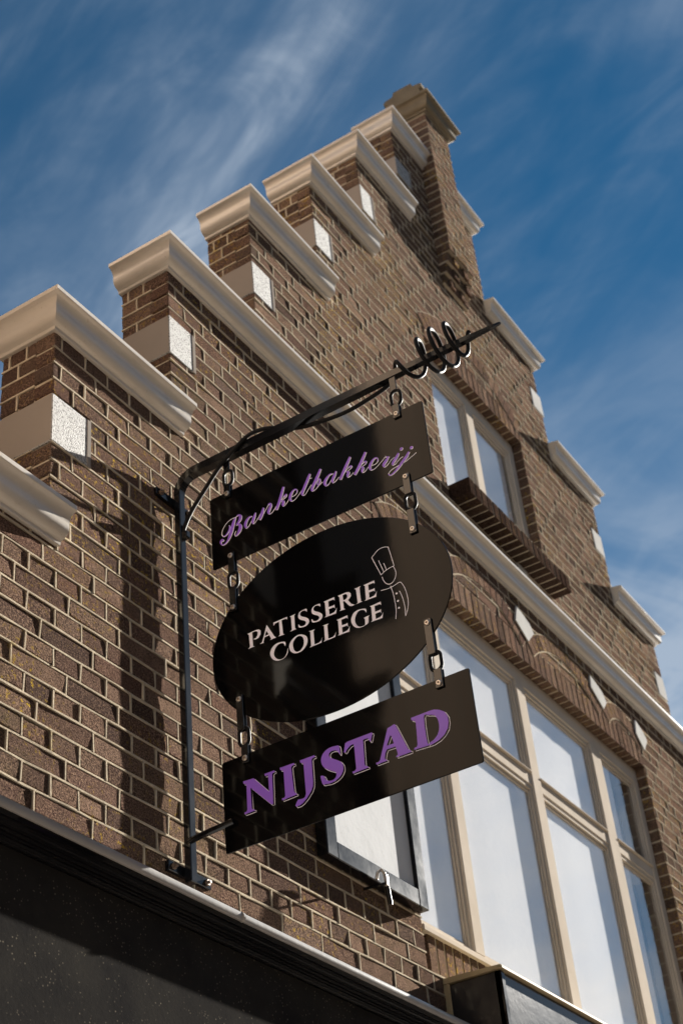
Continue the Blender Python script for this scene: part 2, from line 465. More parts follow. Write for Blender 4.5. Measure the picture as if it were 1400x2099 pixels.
for i in range(i_lo, i_hi+1):
    zl, zh = Z0 + i*HC, Z0 + (i+1)*HC
    iv = intervals(zl, zh)
    off, pitch = joint_offsets(i)
    nxt = intervals(zh, zh+HC)
    for (a, b) in iv:
        k0 = math.ceil((a - off)/pitch + .12); js = []
        x = off + k0*pitch
        while x < b - .12*pitch:
            js.append(x + random.uniform(-.003, .003)); x += pitch
        edges = [a] + js + [b]
        for e0, e1 in zip(edges, edges[1:]):
            l0 = e0 + (JT/2 if e0 != a else 0); l1 = e1 - (JT/2 if e1 != b else 0)
            atedge = (e0 == a or e1 == b)
            front.append((.5*(l0+l1), .5*(zl+zh), l1-l0, .072 if atedge else .014, i))
        for x in js: add_head_strip(x, zl + JT*.4, zh - JT*.4)
        # bed joint on top of this course where brickwork goes on above
        add_bed_strip(a, b, zh)
    key = [(round(a, 4), round(b, 4)) for a, b in iv]
    if run and [(round(a, 4), round(b, 4)) for a, b in run[2]] == key: run[1] = zh
    else:
        flush(run); run = [zl, zh, iv]
flush(run)
body.box(1.7, 9.4, .02, .205, 0.0, Z0 + i_lo*HC)           # plain ground floor behind the shop front
body.box(7.9, 9.4, .02, .205, Z0 + i_lo*HC, 3.3)
wall = body.obj('front_wall', MORTAR, house)
WORLDLOC[wall.name] = (0, 0, 0)
def attach_wall(o):                                         # wall origin is at the world origin
    o.parent = wall; o.matrix_parent_inverse = Matrix.Identity(4)

# the bricks that show largest become objects of their own, the rest one mesh
def visible_size(b):
    x, z, L, d, i = b
    p = Vector((x, 0, z)) - CAM; zc_ = p.dot(fw)
    px_ = CX + FPX*p.dot(RIGHT)/zc_; py_ = CY - FPX*p.dot(UP)/zc_
    inside = -10 < px_ < 1410 and -10 < py_ < 2100
    return (L*(FPX/zc_)**2) if inside and z > 3.36 else 0
std = [(visible_size(b), k) for k, b in enumerate(front) if (abs(b[2]-(HP-JT)) < .0065 or abs(b[2]-(2*HP-JT)) < .0065) and b[3] < .05]
std.sort(reverse=True)
single = set(k for s_, k in std[:296])
VH = [brick_mb(HP-JT, BH, seed=s_).mesh('brick', BRICK) for s_ in range(14)]
VS = [brick_mb(2*HP-JT, BH, seed=100+s_).mesh('brick', BRICK) for s_ in range(14)]
rest = MB()
for k, (x, z, L, d, i) in enumerate(front):
    yo = random.uniform(-.0014, .0016)
    if k in single:
        me = random.choice(VH if L < .15 else VS)
        o = bpy.data.objects.new('brick', me); COL.objects.link(o); attach_wall(o)
        o.location = (x, yo, z); nomL = (HP-JT) if L < .15 else (2*HP-JT)
        o.scale = (L/nomL * random.choice((1, -1)), 1, random.choice((1, -1))*random.uniform(.985, 1.015))
    else:
        rest.add(brick_mb(L, BH, d), Matrix.Translation((x, yo, z)))

# bricks on the left sides of the steps
def side_bricks(x, y0, y1, z0, z1, skip=()):
    i = int((z0 - Z0)//HC)
    while Z0 + i*HC < z1:
        zl, zh = Z0+i*HC, Z0+(i+1)*HC; zc_ = .5*(zl+zh)
        if zl > z0 - HC*.6 and not any(a < zc_ < b for a, b in skip):
            cuts = [y0, .5*(y0+y1), y1] if i % 2 else [y0, y1]
            if i % 2 == 0 and i % 4 == 2: cuts = [y0, y0+.27*(y1-y0), y0+.78*(y1-y0), y1]
            for a, b in zip(cuts, cuts[1:]):
                l0 = a + (JT/2 if a != y0 else 0); l1 = b - (JT/2 if b != y1 else 0)
                T = Matrix.Translation((x + random.uniform(-.001, .001), .5*(l0+l1), zc_)) @ Matrix.Rotation(-PI/2, 4, 'Z')
                rest.add(brick_mb(l1-l0, BH, .012), T)
            for c in cuts[1:-1]:
                bed.box(x-.0012, x+.008, c-JT/2, c+JT/2, zl, zh)
            bed.box(x-.0016, x+.008, y0, y1, zh-JT/2, zh+JT/2)
        i += 1
for k in range(3, len(LX)):
    skip = [(b[2], b[3]) for b in blocks if abs(b[0]-LX[k]) < .01]
    side_bricks(LX[k], .0725, .21, LT[k-1]-.02, LT[k], skip)

# arch rings over the windows, white spandrel pieces
plate = MB()
arch_parts = []
def arch(xa, xb, zs, rise, ring, depth=.0046):
    cx = .5*(xa+xb); h = .5*(xb-xa); R_ = (h*h + rise*rise)/(2*rise); cz = zs + rise - R_
    a0 = math.asin(h/R_); n = max(6, int(2*a0*R_/.062))
    for k in range(n):
        t0 = -a0 + 2*a0*k/n; t1 = -a0 + 2*a0*(k+1)/n; g_ = .004/R_
        for (m_, r_0, r_1, y, q0, q1) in ((plate, R_-ring-.006, R_+.006, -.0024, t0, t1), (rest, R_-ring, R_, -depth, t0+g_, t1-g_)):
            pts = [(cx + r_*math.sin(t), cz + r_*math.cos(t)) for r_, t in ((r_0, q0), (r_0, q1), (r_1, q1), (r_1, q0))]
            b = len(m_.v)
            for yy in (y, .004): m_.v += [(p[0], yy, p[1]) for p in pts]
            for q in ((0, 1, 2, 3), (0, 4, 5, 1), (1, 5, 6, 2), (2, 6, 7, 3), (3, 7, 4, 0)):
                m_.f.append(tuple(b+w for w in q)); m_.mi.append(0)
for xa, xb, rs in ((4.60, 5.13, .09), (5.13, 6.005, .17), (6.005, 6.885, .17), (6.885, 7.42, .12)):
    arch(xa, xb, 5.446, rs, .085)
arch(5.34, 6.515, 7.13, .20, .10)
bed.add(plate)
bo = rest.obj('brickwork', BRICK); attach_wall(bo); bo['kind'] = 'stuff'
mo = bed.obj('mortar_joints', MORTAR, fix=False); attach_wall(mo); mo['kind'] = 'stuff'

# white plaster blocks at the step corners
for (x0, x1, z0, z1) in blocks:
    left = any(abs(x0-x) < .01 for x in LX)
    b = MB(); y1 = .214 if left else .1
    xa = x0 - .004 if left else x0; xb = x1 if left else x1 + .003
    b.bevbox(xa, xb, -.004, y1, z0-.006, z1+.004, .003)
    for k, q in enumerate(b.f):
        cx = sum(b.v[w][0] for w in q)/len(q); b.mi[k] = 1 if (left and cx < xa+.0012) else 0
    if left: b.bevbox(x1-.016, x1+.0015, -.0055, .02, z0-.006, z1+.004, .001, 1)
    b.obj('plaster_block', [STUCCO if left else WSTONE, CREAM], house)
for pts in (((5.945, 5.612), (6.065, 5.565), (6.10, 5.525), (6.012, 5.440), (5.90, 5.508)),
            ((6.79, 5.605), (6.92, 5.56), (6.957, 5.51), (6.893, 5.445), (6.77, 5.525)),
            ((7.37, 5.58), (7.455, 5.545), (7.496, 5.50), (7.42, 5.413), (7.34, 5.487))):
    b = MB(); b.prism([(x, z) for x, z in pts], 'z', 0, 1)
    b.v = [(x, -.010 if t < .5 else .004, z) for (x, z, t) in b.v]
    b.obj('spandrel_stone', WSTONE, house)
b = MB(); b.bevbox(6.05, 6.17, -.012, .02, 5.72, 5.93, .004); b.obj('plaster_block', WSTONE, house)

# cornices
PROF = [(-.02, 0), (.010, 0), (.0120, .0015), (.0130, .0110), (.0150, .0135), (.0220, .0160), (.0310, .0205), (.0380, .0275), (.0420, .0365), (.0435, .0470), (.0430, .0560),
        (.0430, .0630), (.0445, .0710), (.0480, .0785), (.0530, .0850), (.0590, .0895), (.0630, .0910), (.0655, .0925), (.0685, .0935), (.0700, .0955), (.0700, .1100), (.0670, .1130), (-.02, .1280)]
CH = .113
def sweep(stations, zb, scale=1.0, name='cornice'):
    m = MB(); n = len(PROF)
    for st in stations:
        for p, h in PROF: m.v.append((st[0] + st[2]*p*scale, st[1] + st[3]*p*scale, zb + h*scale))
    for s_ in range(len(stations)-1):
        for i in range(n):
            j = (i+1) % n; m.f.append((s_*n+i, s_*n+j, (s_+1)*n+j, (s_+1)*n+i)); m.mi.append(0)
    for s_ in (0, len(stations)-1): m.f.append(tuple(s_*n+i for i in range(n))); m.mi.append(0)
    return m.obj(name, WHITE, house, smooth=32)
ends = {3: 2.640, 4: 3.243, 5: 9.3, 6: 4.388, 7: 4.928, 8: 5.445, 9: 5.752}
for k in range(3, 10):
    sweep([(LX[k], .215, -1, 0), (LX[k], 0, -1, -1), (ends[k], 0, 0, -1)], LT[k]-CH)
for (xa, xb, zt) in ((7.495, RX[1], RT[1]), (6.935, RX[2], RT[2]), (6.335, RX[3], RT[3]), (6.035, RX[4], RT[4])):
    sweep([(xa, 0, 0, -1), (xb, 0, 1, -1), (xb, .215, 1, 0)], zt-CH)

# pilaster, its corbel and its cap
PX0, PX1, PYF = 5.75, 6.04, -.085
pm = MB(); pm.box(PX0+.006, PX1-.006, PYF+.006, .12, 7.89, 9.10); 
pil = pm.obj('pilaster', MORTAR, house)
pb = MB(); pj = MB(); save = bed; bed = pj
i = int((7.89-Z0)//HC)+1
z = 7.892
k = 0
while z + HC < 9.10:
    cuts = [PX0, .5*(PX0+PX1), PX1] if k % 2 else [PX0, PX0+.075, PX1-.075, PX1]
    for a, b in zip(cuts, cuts[1:]):
        l0 = a + (JT/2 if a != PX0 else 0); l1 = b - (JT/2 if b != PX1 else 0)
        pb.add(brick_mb(l1-l0, BH, .05), Matrix.Translation((.5*(l0+l1), PYF + random.uniform(-.001, .001), z+HC/2)))
    for c in cuts[1:-1]: add_head_strip(c, z, z+HC, PYF)
    add_bed_strip(PX0, PX1, z+HC, PYF)
    T = Matrix.Translation((PX0, .5*(PYF+.05+.12), z+HC/2)) @ Matrix.Rotation(-PI/2, 4, 'Z')
    pb.add(brick_mb(.12-PYF-.05, BH, .012), T)
    pj.box(PX0-.0015, PX0+.008, PYF, .12, z+HC-JT/2, z+HC+JT/2)
    z += HC; k += 1
for q, yy in ((0, -.064), (1, -.044), (2, -.022)):
    z1 = 7.89 - q*.075; z0_ = z1-.068
    nb = 4 if q % 2 else 5
    for w in range(nb):
        a = PX0 + (PX1-PX0)*w/nb; b = PX0 + (PX1-PX0)*(w+1)/nb
        pb.bevbox(a+.003, b-.003, yy - (.010 if w % 2 else 0), .02, z0_, z1, .004)
    pj.box(PX0+.004, PX1-.004, yy+.006, .02, z0_-.007, z1)
bed = save
o = pb.obj('pilaster_brickwork', BRICK, house); o['kind'] = 'stuff'
o = pj.obj('pilaster_joints', MORTAR, house); o['kind'] = 'stuff'
old_white = WHITE; WHITE = STONE
sweep([(PX0, .125, -1, 0), (PX0, PYF, -1, -1), (PX1, PYF, 1, -1), (PX1, .125, 1, 0)], 9.09, 1.0, 'pilaster_cap')
WHITE = old_white
cs = MB()
prof = [(-.10, 9.20), (-.10, 9.265), (-.118, 9.272), (-.118, 9.305), (-.095, 9.318), (-.060, 9.323), (-.050, 9.365), (.075, 9.370), (.085, 9.325), (.135, 9.318), (.150, 9.305), (.150, 9.272), (.125, 9.265), (.125, 9.20)]
prof = [(y, 9.20 + (z-9.20)*.78) for y, z in prof]
cs.prism(prof, 'x', 5.69, 5.97); cs.obj('cap_stone', STONE, house, smooth=40)

# soldier lintels, brick sill, sill course of the big window
def soldiers(x0, x1, y0, y1, z0, z1, name, pitch=.0625, r=.003):
    n = round((x1-x0)/pitch); p = (x1-x0)/n
    jm = MB(); jm.box(x0+.012, x1-.012, y0+.003, y1, z0+.003, z1-.001); jm.obj(name + '_mortar', MORTAR, house)
    for k in range(n):
        b = MB(); j = random.uniform
        b.bevbox(x0+k*p+.0042+j(-.0008, .0008), x0+(k+1)*p-.0042+j(-.0008, .0008), y0+j(-.0012, .0012), y1-.002, z0+j(-.001, .0015), z1-.004, r)
        b.obj(name + '_brick', DBRICK if name == 'sill' else BRICK, house)
soldiers(4.555, 7.37, -.001, .074, 5.296, 5.436, 'lintel')
soldiers(5.38, 6.475, -.001, .074, 6.99, 7.125, 'lintel')
soldiers(5.405, 6.525, -.098, .05, 5.945, 6.045, 'sill')
soldiers(4.60, 7.37, .012, .09, 3.40, 3.585, 'apron')

# windows
def window(x0, x1, z0, z1, mulls, trans, panes_skip=(), sill=True):
    YF = .053
    m = MB()
    jl, jr, hd, bt = .062, .062, .088, .045
    cols = [x0+jl] + [v for ab in mulls for v in ab] + [x1-jr]
    m.bevbox(x0, x0+jl, YF, .17, z0, z1, .003)
    m.bevbox(x1-jr, x1, YF, .17, z0, z1, .003)
    m.bevbox(x0+jl, x1-jr, YF+.0015, .17, z1-hd, z1, .003)
    m.bevbox(x0+jl, x1-jr, YF+.0015, .17, z0, z0+bt, .003)
    for a, b in mulls:
        m.bevbox(a, b, YF-.002, .17, z0+bt, z1-hd, .004)
    spans = list(zip(cols[0::2], cols[1::2]))
    rows = [(z0+bt, z1-hd)]
    if trans:
        rows = [(z0+bt, trans-.052), (trans+.020, z1-hd)]
        for a, b in spans:
            m.bevbox(a, b, YF+.004, .17, trans-.052, trans+.014, .003)
            m.bevbox(a, b, YF-.007, .10, trans+.012, trans+.0215, .003)      # drip lip on the transom
    # beads stepping back towards the glass
    for a, b in spans:
        for c, d in rows:
            for st, (w, yy) in enumerate(((.018, YF+.009), (.032, YF+.017))):
                m.box(a, a+w, yy, .079, c, d); m.box(b-w, b, yy, .079, c, d)
                m.box(a+w, b-w, yy, .079, d-w*1.15, d); m.box(a+w, b-w, yy, .079, c, c+w*.8)
    win = m.obj('window', FRAME, house, smooth=30)
    WORLDLOC[win.name] = (0, 0, 0)
    for a, b in spans:
        for c, d in rows:
            gl = MB(); e = .02
            gl.box(a+e, b-e, YF+.0225, YF+.0255, c+e*.6, d-e); o = gl.obj('glass_pane', GLASS); o.parent = win
    if sill:
        s_ = MB(); s_.bevbox(x0+.01, x1+.004, .000, YF+.04, z0-.022, z0+.004, .004); o = s_.obj('window_sill', FRAME); o.parent = win
    return win, spans, rows
def curtain(win, a, b, z0, z1, y, fold=.004, n=60, f=9):
    m = MB()
    for k in range(n+1):
        x = a + (b-a)*k/n; yy = y + fold*math.sin(f*2*PI*k/n) + fold*.5*math.sin(2.3*f*PI*k/n+1)
        m.v += [(x, yy, z0), (x, yy, z1)]
    for k in range(n): m.f.append((2*k, 2*k+2, 2*k+3, 2*k+1)); m.mi.append(0)
    o = m.obj('net_curtain', CURT, smooth=80, fix=False); o.parent = win
big, spans, rows = window(4.555, 7.37, 3.60, 5.294, ((5.055, 5.135), (5.902, 5.995), (6.74, 6.86)), 4.70)
for a, b in spans[:3]: curtain(big, a-.01, b+.01, 3.6, 5.25, .0835, .0003, 24, 2)
curtain(big, spans[3][0]-.01, spans[3][0]+.16, 3.6, 5.25, .0835, .0006, 24, 3)
up, us, ur = window(5.38, 6.475, 6.045, 6.988, ((5.885, 5.97),), None, sill=False)
curtain(up, 5.39, 5.93, 6.05, 6.95, .0835, .0003, 40, 6)
curtain(up, 5.95, 6.36, 6.05, 6.95, .0835, .0003, 40, 5)
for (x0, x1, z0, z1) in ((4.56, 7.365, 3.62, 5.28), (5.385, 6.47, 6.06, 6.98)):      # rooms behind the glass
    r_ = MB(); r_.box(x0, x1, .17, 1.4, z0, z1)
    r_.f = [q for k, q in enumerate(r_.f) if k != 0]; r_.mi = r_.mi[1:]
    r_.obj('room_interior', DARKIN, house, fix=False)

# shop front: fascia cornice and panel
f = MB()
f.prism([(-.036, 3.10), (-.036, 3.157), (-.0515, 3.158), (-.0525, 3.163), (-.0570, 3.164), (-.0590, 3.1695), (-.0625, 3.168), (-.0675, 3.169), (-.0695, 3.174), (-.0720, 3.1715),
         (-.0785, 3.172), (-.0810, 3.1785), (-.0840, 3.176), (-.0890, 3.177), (-.0915, 3.183), (-.0985, 3.182), (-.1010, 3.188), (-.1085, 3.189), (-.1105, 3.203), (.0, 3.21), (.0, 3.10)], 'x', 1.7, 9.2)
fo = f.obj('fascia_cornice', MOULD, house)
f = MB(); f.prism([(-.108, 3.2025), (-.117, 3.2015), (-.1205, 3.206), (-.1212, 3.218), (-.1185, 3.2255), (-.110, 3.228), (0.0, 3.240), (0.0, 3.215)], 'x', 1.7, 3.285)
f.prism([(-.108, 3.203), (-.1165, 3.202), (-.1200, 3.2065), (-.1207, 3.218), (-.118, 3.225), (-.110, 3.2275), (0.0, 3.239), (0.0, 3.215)], 'x', 3.2865, 9.2)
f.obj('drip_edge', ZINC, house, smooth=50)
f = MB(); f.tube([(3.282, -.112, 3.2145), (3.291, -.112, 3.2145)], .0140, 16); f.obj('drip_edge_collar', ZINC, house, smooth=40)
f = MB(); f.box(1.7, 9.2, -.045, -.002, 2.35, 3.1565); f.obj('fascia_panel', PANEL, house)
f = MB(); f.bevbox(1.7, 9.2, -.09, -.04, 2.27, 2.36, .008); f.obj('fascia_moulding', MOULD, house)
f = MB(); f.box(1.7, 9.2, -.02, .01, 0, 2.28); f.obj('shop_front', WOOD, house)
# roof behind the gable
rf = MB()
for sgn in (-1, 1):
    pts = [(5.93, 8.38), (5.93 + sgn*4.3, 8.38 - 4.3*1.29), (5.93 + sgn*4.3, 8.38 - 4.3*1.29 - .12), (5.93, 8.26)]
    rf.prism(pts, 'y', .19, 9.0)
rf.obj('roof', BRICK, house)

# ------------------------------------------------------------------ neighbouring house on the near side
nb = thing('neighbouring_house', (-2.2, -.45, 0), 'tall brown brick neighbouring house standing slightly forward of the gabled house', 'house')
NX0, NX1, NY = -6.5, 1.70, -.45
m = MB(); m.box(NX0, NX1, NY, 9, 0, 9.0); m.obj('wall', NBRICK, nb)
m = MB(); m.bevbox(NX0-.1, NX1+.03, NY-.12, 9.1, 9.0, 9.18, .02); m.obj('eaves_cornice', WHITE, nb)
m = MB(); m.bevbox(NX1-.02, NX1+.012, -.02, 1.2, 4.9, 6.3, .01); m.obj('added_dark_patch', DARKIN, nb)  # unseen dark patch, added to break up the wall's reflection in the signs
m = MB(); m.bevbox(NX1-.02, NX1+.012, -.43, -.31, 0, 8.9, .01); m.obj('added_dark_strip', DARKIN, nb)  # upright dark strip out of view, added to darken part of the sign reflections
m = MB(); m.bevbox(NX1-.02, NX1+.010, -.31, 1.4, 6.75, 7.5, .01); m.obj('added_dark_band', DARKIN, nb)  # unseen dark band, added only for variation in what the sign boards reflect
for x in (-5.6, -3.6, -1.6, .2):
    for z in (.9, 3.9, 6.5):
        m = MB(); m.bevbox(x, x+1.0, NY-.03, NY+.02, z, z+1.7, .01); w_ = m.obj('window', FRAME, nb); WORLDLOC[w_.name] = (0, 0, 0)
        for q in (.08, .54):
            m = MB(); m.box(x+q, x+q+.38, NY-.034, NY-.028, z+.1, z+1.6); o = m.obj('glass_pane', DARKIN); o.parent = w_; o.matrix_parent_inverse = Matrix.Identity(4)

# ------------------------------------------------------------------ terrace across the street
tr_ = thing('terrace_house', (10, -8.5, 0), 'plain brown brick terrace across the street', 'house')
m = MB(); m.box(-14, 34, -16, -7.5, 0, 6.6); m.obj('wall', NBRICK, tr_)
m = MB(); m.prism([(-7.2, 6.55), (-11.7, 9.6), (-16.3, 6.55)], 'x', -14.2, 34.2); m.obj('roof', DBRICK, tr_)
for x in range(-12, 33, 3):
    for z in (.7, 3.7):
        m = MB(); m.bevbox(x, x+1.3, -7.52, -7.46, z, z+1.8, .01); w_ = m.obj('window', FRAME, tr_)
        WORLDLOC[w_.name] = (0, 0, 0)
        for q in (.09, .69):
            m = MB(); m.box(x+q, x+q+.52, -7.455, -7.45, z+.1, z+1.7); o = m.obj('glass_pane', DARKIN); o.parent = w_; o.matrix_parent_inverse = Matrix.Identity(4)

# ------------------------------------------------------------------ awning box by the window
XB = 4.66
box = thing('awning_box', (5.9, -.1, 3.0), 'black boxed awning casing with weathered cream edge below the wide window', 'awning box')
b = MB(); b.bevbox(XB+.004, 7.6, -.212, .0, 3.17, 3.405, .004); b.obj('casing', WOOD, box)
b = MB(); b.bevbox(XB+.004, XB+.03, -.2165, -.190, 3.17, 3.404, .002); b.obj('corner_strip', MOULD, box)
b = MB(); b.prism([(-.228, 3.407), (-.228, 3.414), (-.222, 3.420), (.008, 3.428), (.008, 3.407)], 'x', XB-.006, 7.62); b.obj('top_board', LIPW, box)
b = MB(); b.bevbox(XB-.004, XB+.0035, -.02, .008, 3.15, 3.406, .002); b.obj('end_batten', LIPW, box)

# ------------------------------------------------------------------ poster case
pc = thing('poster_case', (4.2, -.02, 3.62), 'black framed poster case with blank white sheet on the brick wall beside the window', 'poster case')
FX0, FX1, FZ0, FZ1, FY, FB = 3.888, 4.532, 3.622, 4.60, -.046, -.004
b = MB()
w = .062
b.bevbox(FX0, FX0+w, FY, FB, FZ0, FZ1, .003); b.bevbox(FX1-w, FX1, FY, FB, FZ0, FZ1, .003)
b.bevbox(FX0+w, FX1-w, FY+.001, FB, FZ0, FZ0+w, .003); b.bevbox(FX0+w, FX1-w, FY+.001, FB, FZ1-w, FZ1, .003)
b.obj('frame', IRON, pc, smooth=30)
b = MB(); b.box(FX0+w*.8, FX1-w*.8, FY+.0155, FY+.0215, FZ0+w*.8, FZ1-w*.8); b.obj('poster_sheet', PAPER, pc)
b = MB(); b.box(FX0+.006, FX1-.006, FB-.004, FB+.003, FZ0+.006, FZ1-.006); b.obj('back_board', IRON, pc)
hx = on_y(783, 1797, -.075)
b = MB()
b.tube([(hx.x-.002, -.004, hx.z-.022), (hx.x, -.085, hx.z-.026)], .005, 8)
b.obj('latch_pin', IRON, pc)
b = MB()
b.tube([(hx.x-.012, -.06, hx.z-.01), (hx.x-.010, -.066, hx.z+.014), (hx.x, -.074, hx.z+.026), (hx.x+.008, -.08, hx.z+.014), (hx.x+.010, -.083, hx.z-.02)], .0055, 10)
b.bevbox(hx.x+.002, hx.x+.018, -.09, -.078, hx.z-.035, hx.z+.008, .003)
b.obj('latch_hook', STEEL, pc, smooth=40)
b = MB(); b.tube([(hx.x+.011, -.084, hx.z-.03), (hx.x+.016, -.086, hx.z-.095)], [.0075, .0085], 12); b.obj('latch_handle', IRON, pc, smooth=50)

# ------------------------------------------------------------------ sign bracket
br = thing('sign_bracket', (3.16, 0, 3.30), 'black wrought iron sign bracket with spiral twist, fixed to the brick wall', 'sign bracket')
XA0, XA1 = 3.170, 3.198
XM = .5*(XA0+XA1)
b = MB(); b.bevbox(XA0, XA1, -.038, -.014, 3.305, 4.630, .0025); b.obj('pole', IRON, br, smooth=30)
# arm: bends out of the pole, then tapers to a point
b = MB(); st = []
def sec(y, z, dy, dz, hw, hh): st.append((y, z, dy, dz, hw, hh))
sec(-.026, 4.625, 0, 1, .014, .0120)
for k in range(1, 7):
    a = PI/2*k/6; r_ = .066
    sec(-.026 - r_*(1-math.cos(a)), 4.628 + r_*math.sin(a), -math.sin(a), math.cos(a), .014, .0120 + .003*k/6)
for y, hh in ((-.30, .0150), (-.6, .0140), (-.82, .0125), (-.90, .0105), (-1.0, .0098), (-1.09, .0090), (-1.12, .0068), (-1.17, .0055), (-1.205, .0038), (-1.209, .002)):
    sec(y, 4.694 + (-y-.1)*.004, -1, 0, min(.014, hh), hh)
for (y, z, dy, dz, hw, hh) in st:
    ny, nz = -dz, dy      # normal in the y-z plane
    for sx, sn in ((-1, -1), (1, -1), (1, 1), (-1, 1)):
        b.v.append((XM + sx*hw, y + sn*ny*hh, z + sn*nz*hh))
for k in range(len(st)-1):
    for q in range(4): b.f.append((4*k+q, 4*k+(q+1) % 4, 4*k+4+(q+1) % 4, 4*k+4+q)); b.mi.append(0)
b.f += [(0, 1, 2, 3), tuple(4*(len(st)-1)+q for q in range(4))]; b.mi += [0, 0]
b.obj('arm', IRON, br, smooth=30)
def spline(pts, n=10):
    P = [Vector(p) for p in pts]; P = [2*P[0]-P[1]] + P + [2*P[-1]-P[-2]]; out = []
    for i in range(1, len(P)-2):
        for k in range(n):
            t = k/n; a, b_, c, d = P[i-1:i+3]
            out.append(.5*((2*b_) + (c-a)*t + (2*a-5*b_+4*c-d)*t*t + (3*b_-a-3*c+d)*t**3))
    out.append(P[-2]); return out
XR_ = XM
XS = 3.178             # plane of the painted sign faces
KS = XS/3.15
def su(u): return 2.35 - (2.35-u)*KS
def sv(v): return 1.6 + (v-1.6)*KS
rod = [(XR_, -.058, 4.440), (XR_, -.064, 4.470), (XR_-.004, -.10, 4.520), (XR_-.010, -.16, 4.575), (XR_-.016, -.215, 4.622), (XR_-.020, -.27, 4.655),
       (XR_-.018, -.33, 4.690), (XR_-.006, -.38, 4.700), (XR_+.010, -.43, 4.690), (XR_+.012, -.50, 4.655), (XR_+.006, -.58, 4.632), (XR_+.004, -.68, 4.620),
       (XR_+.006, -.77, 4.632), (XR_+.014, -.82, 4.652), (XR_+.018, -.845, 4.675), (XR_+.008, -.858, 4.692)]
helix = []
keyf = [(0, .862, .020), (.5, .912, .044), (1, .958, .060), (1.5, .984, .058), (2, 1.008, .072), (2.5, 1.032, .062), (3, 1.056, .068), (3.5, 1.080, .054), (3.85, 1.104, .020), (4.05, 1.118, .012)]
for k in range(0, 82):
    t = k/20.0
    for q in range(len(keyf)-1):
        if keyf[q][0] <= t <= keyf[q+1][0] + 1e-6: break
    w_ = min(1, max(0, (t-keyf[q][0])/(keyf[q+1][0]-keyf[q][0])))
    uu = keyf[q][1] + (keyf[q+1][1]-keyf[q][1])*w_; rr = keyf[q][2] + (keyf[q+1][2]-keyf[q][2])*(w_*w_*(3-2*w_))
    helix.append((XM - rr*math.sin(2*PI*t), -uu, 4.680 + rr*math.cos(2*PI*t)))
b = MB()
rod = [(x, -su(-y), sv(z)) for x, y, z in rod]; helix = [(x, -su(-y), sv(z)) for x, y, z in helix]
b.tube(spline(rod, 8), .0068, 10)
b.obj('brace_rod', IRONR, br, smooth=50)
b = MB(); b.tube(spline([rod[-1]] + helix[1:], 3), .0066, 10); b.obj('spiral_twist', IRONR, br, smooth=50)
b = MB(); b.bevbox(XM-.010, XM+.010, -.058, -.034, 4.447, 4.474, .003); b.obj('rod_clip', IRON, br)
for (x0, x1, z) in ((3.085, 3.268, 4.600), (3.105, 3.296, 3.340)):
    b = MB(); b.bevbox(x0, x1, -.012, .004, z-.015, z+.015, .002); b.bevbox(XA0+.003, XA1-.003, -.020, -.010, z-.014, z+.014, .002)
    b.obj('wall_strap', IRON, br)
    for x in (x0+.020, x1-.020):
        b = MB(); b.tube([(x, -.010, z), (x, -.019, z)], .0095, 6); b.tube([(x, -.018, z), (x, -.026, z)], .0048, 8); b.obj('bolt', RUST, br)
b = MB(); b.tube([(XA0+.004, -.030, 3.423), (XA0+.000, -.110, 3.428), (XA0+.002, -.183, 3.432)], .0095, 10); b.obj('lower_stay', IRON, br, smooth=50)

# ------------------------------------------------------------------ hanging signs

def board_from(pts, name, parent, mat, thick=.0055):
    m = MB(); n = len(pts); r_ = .0012
    rings = [(XS, r_), (XS+r_, 0), (XS+thick-r_, 0), (XS+thick, r_)]
    pts = [(su(a), sv(b_)) for a, b_ in pts]
    cu = sum(p[0] for p in pts)/n; cv = sum(p[1] for p in pts)/n
    for (x, ins) in rings:
        for (u, v) in pts:
            d = math.hypot(u-cu, v-cv); k = 1 - ins/d
            m.v.append((x, -(cu+(u-cu)*k), cv+(v-cv)*k))
    for a in range(3):
        for i in range(n): m.f.append((a*n+i, a*n+(i+1) % n, (a+1)*n+(i+1) % n, (a+1)*n+i)); m.mi.append(0)
    m.f += [tuple(range(n)), tuple(3*n+i for i in range(n))]; m.mi += [0, 0]
    return m.obj(name, mat, parent, smooth=25)
def rrect(u0_, u1_, v0, v1, r_=.006):
    out = []
    for (cu, cv, a0) in ((u1_-r_, v1-r_, 0), (u0_+r_, v1-r_, PI/2), (u0_+r_, v0+r_, PI), (u1_-r_, v0+r_, 1.5*PI)):
        for k in range(4): a = a0 + PI/2*k/3; out.append((cu+r_*math.cos(a), cv+r_*math.sin(a)))
    return out
sg1 = thing('hanging_sign', (3.153, -.55, 4.25), 'top black rectangular hanging sign with purple script lettering', 'sign', None)
sg2 = thing('hanging_sign', (3.153, -.55, 3.63), 'black oval hanging sign with white capital lettering and line-drawn chef', 'sign', None)
sg3 = thing('hanging_sign', (3.153, -.55, 3.33), 'lowest black rectangular hanging sign with bold purple capitals', 'sign', None)
board_from(rrect(.167, .935, 4.254, 4.521), 'board', sg1, BOARD)
board_from([(.5485 + .398*math.cos(2*PI*k/96), 3.925 + .297*math.sin(2*PI*k/96)) for k in range(96)], 'board', sg2, BOARD)
board_from(rrect(.1665, .949, 3.334, 3.604), 'board', sg3, BOARD)
def link_ring(parent, u, v, h=.068, w_=.043, r_=.0052):
    u, v = su(u), sv(v); m = MB(); pts = []; a_ = w_/2-r_; s_ = h/2 - r_ - a_
    for k in range(12): t = PI*k/11; pts.append((XS-.001, -(u + a_*math.cos(t)), v + s_ + a_*math.sin(t)))
    for k in range(12): t = PI + PI*k/11; pts.append((XS-.001, -(u + a_*math.cos(t)), v - s_ + a_*math.sin(t)))
    m.tube(pts + pts[:2], r_, 8, caps=False); m.obj('chain_link', IRONR, parent, smooth=50)
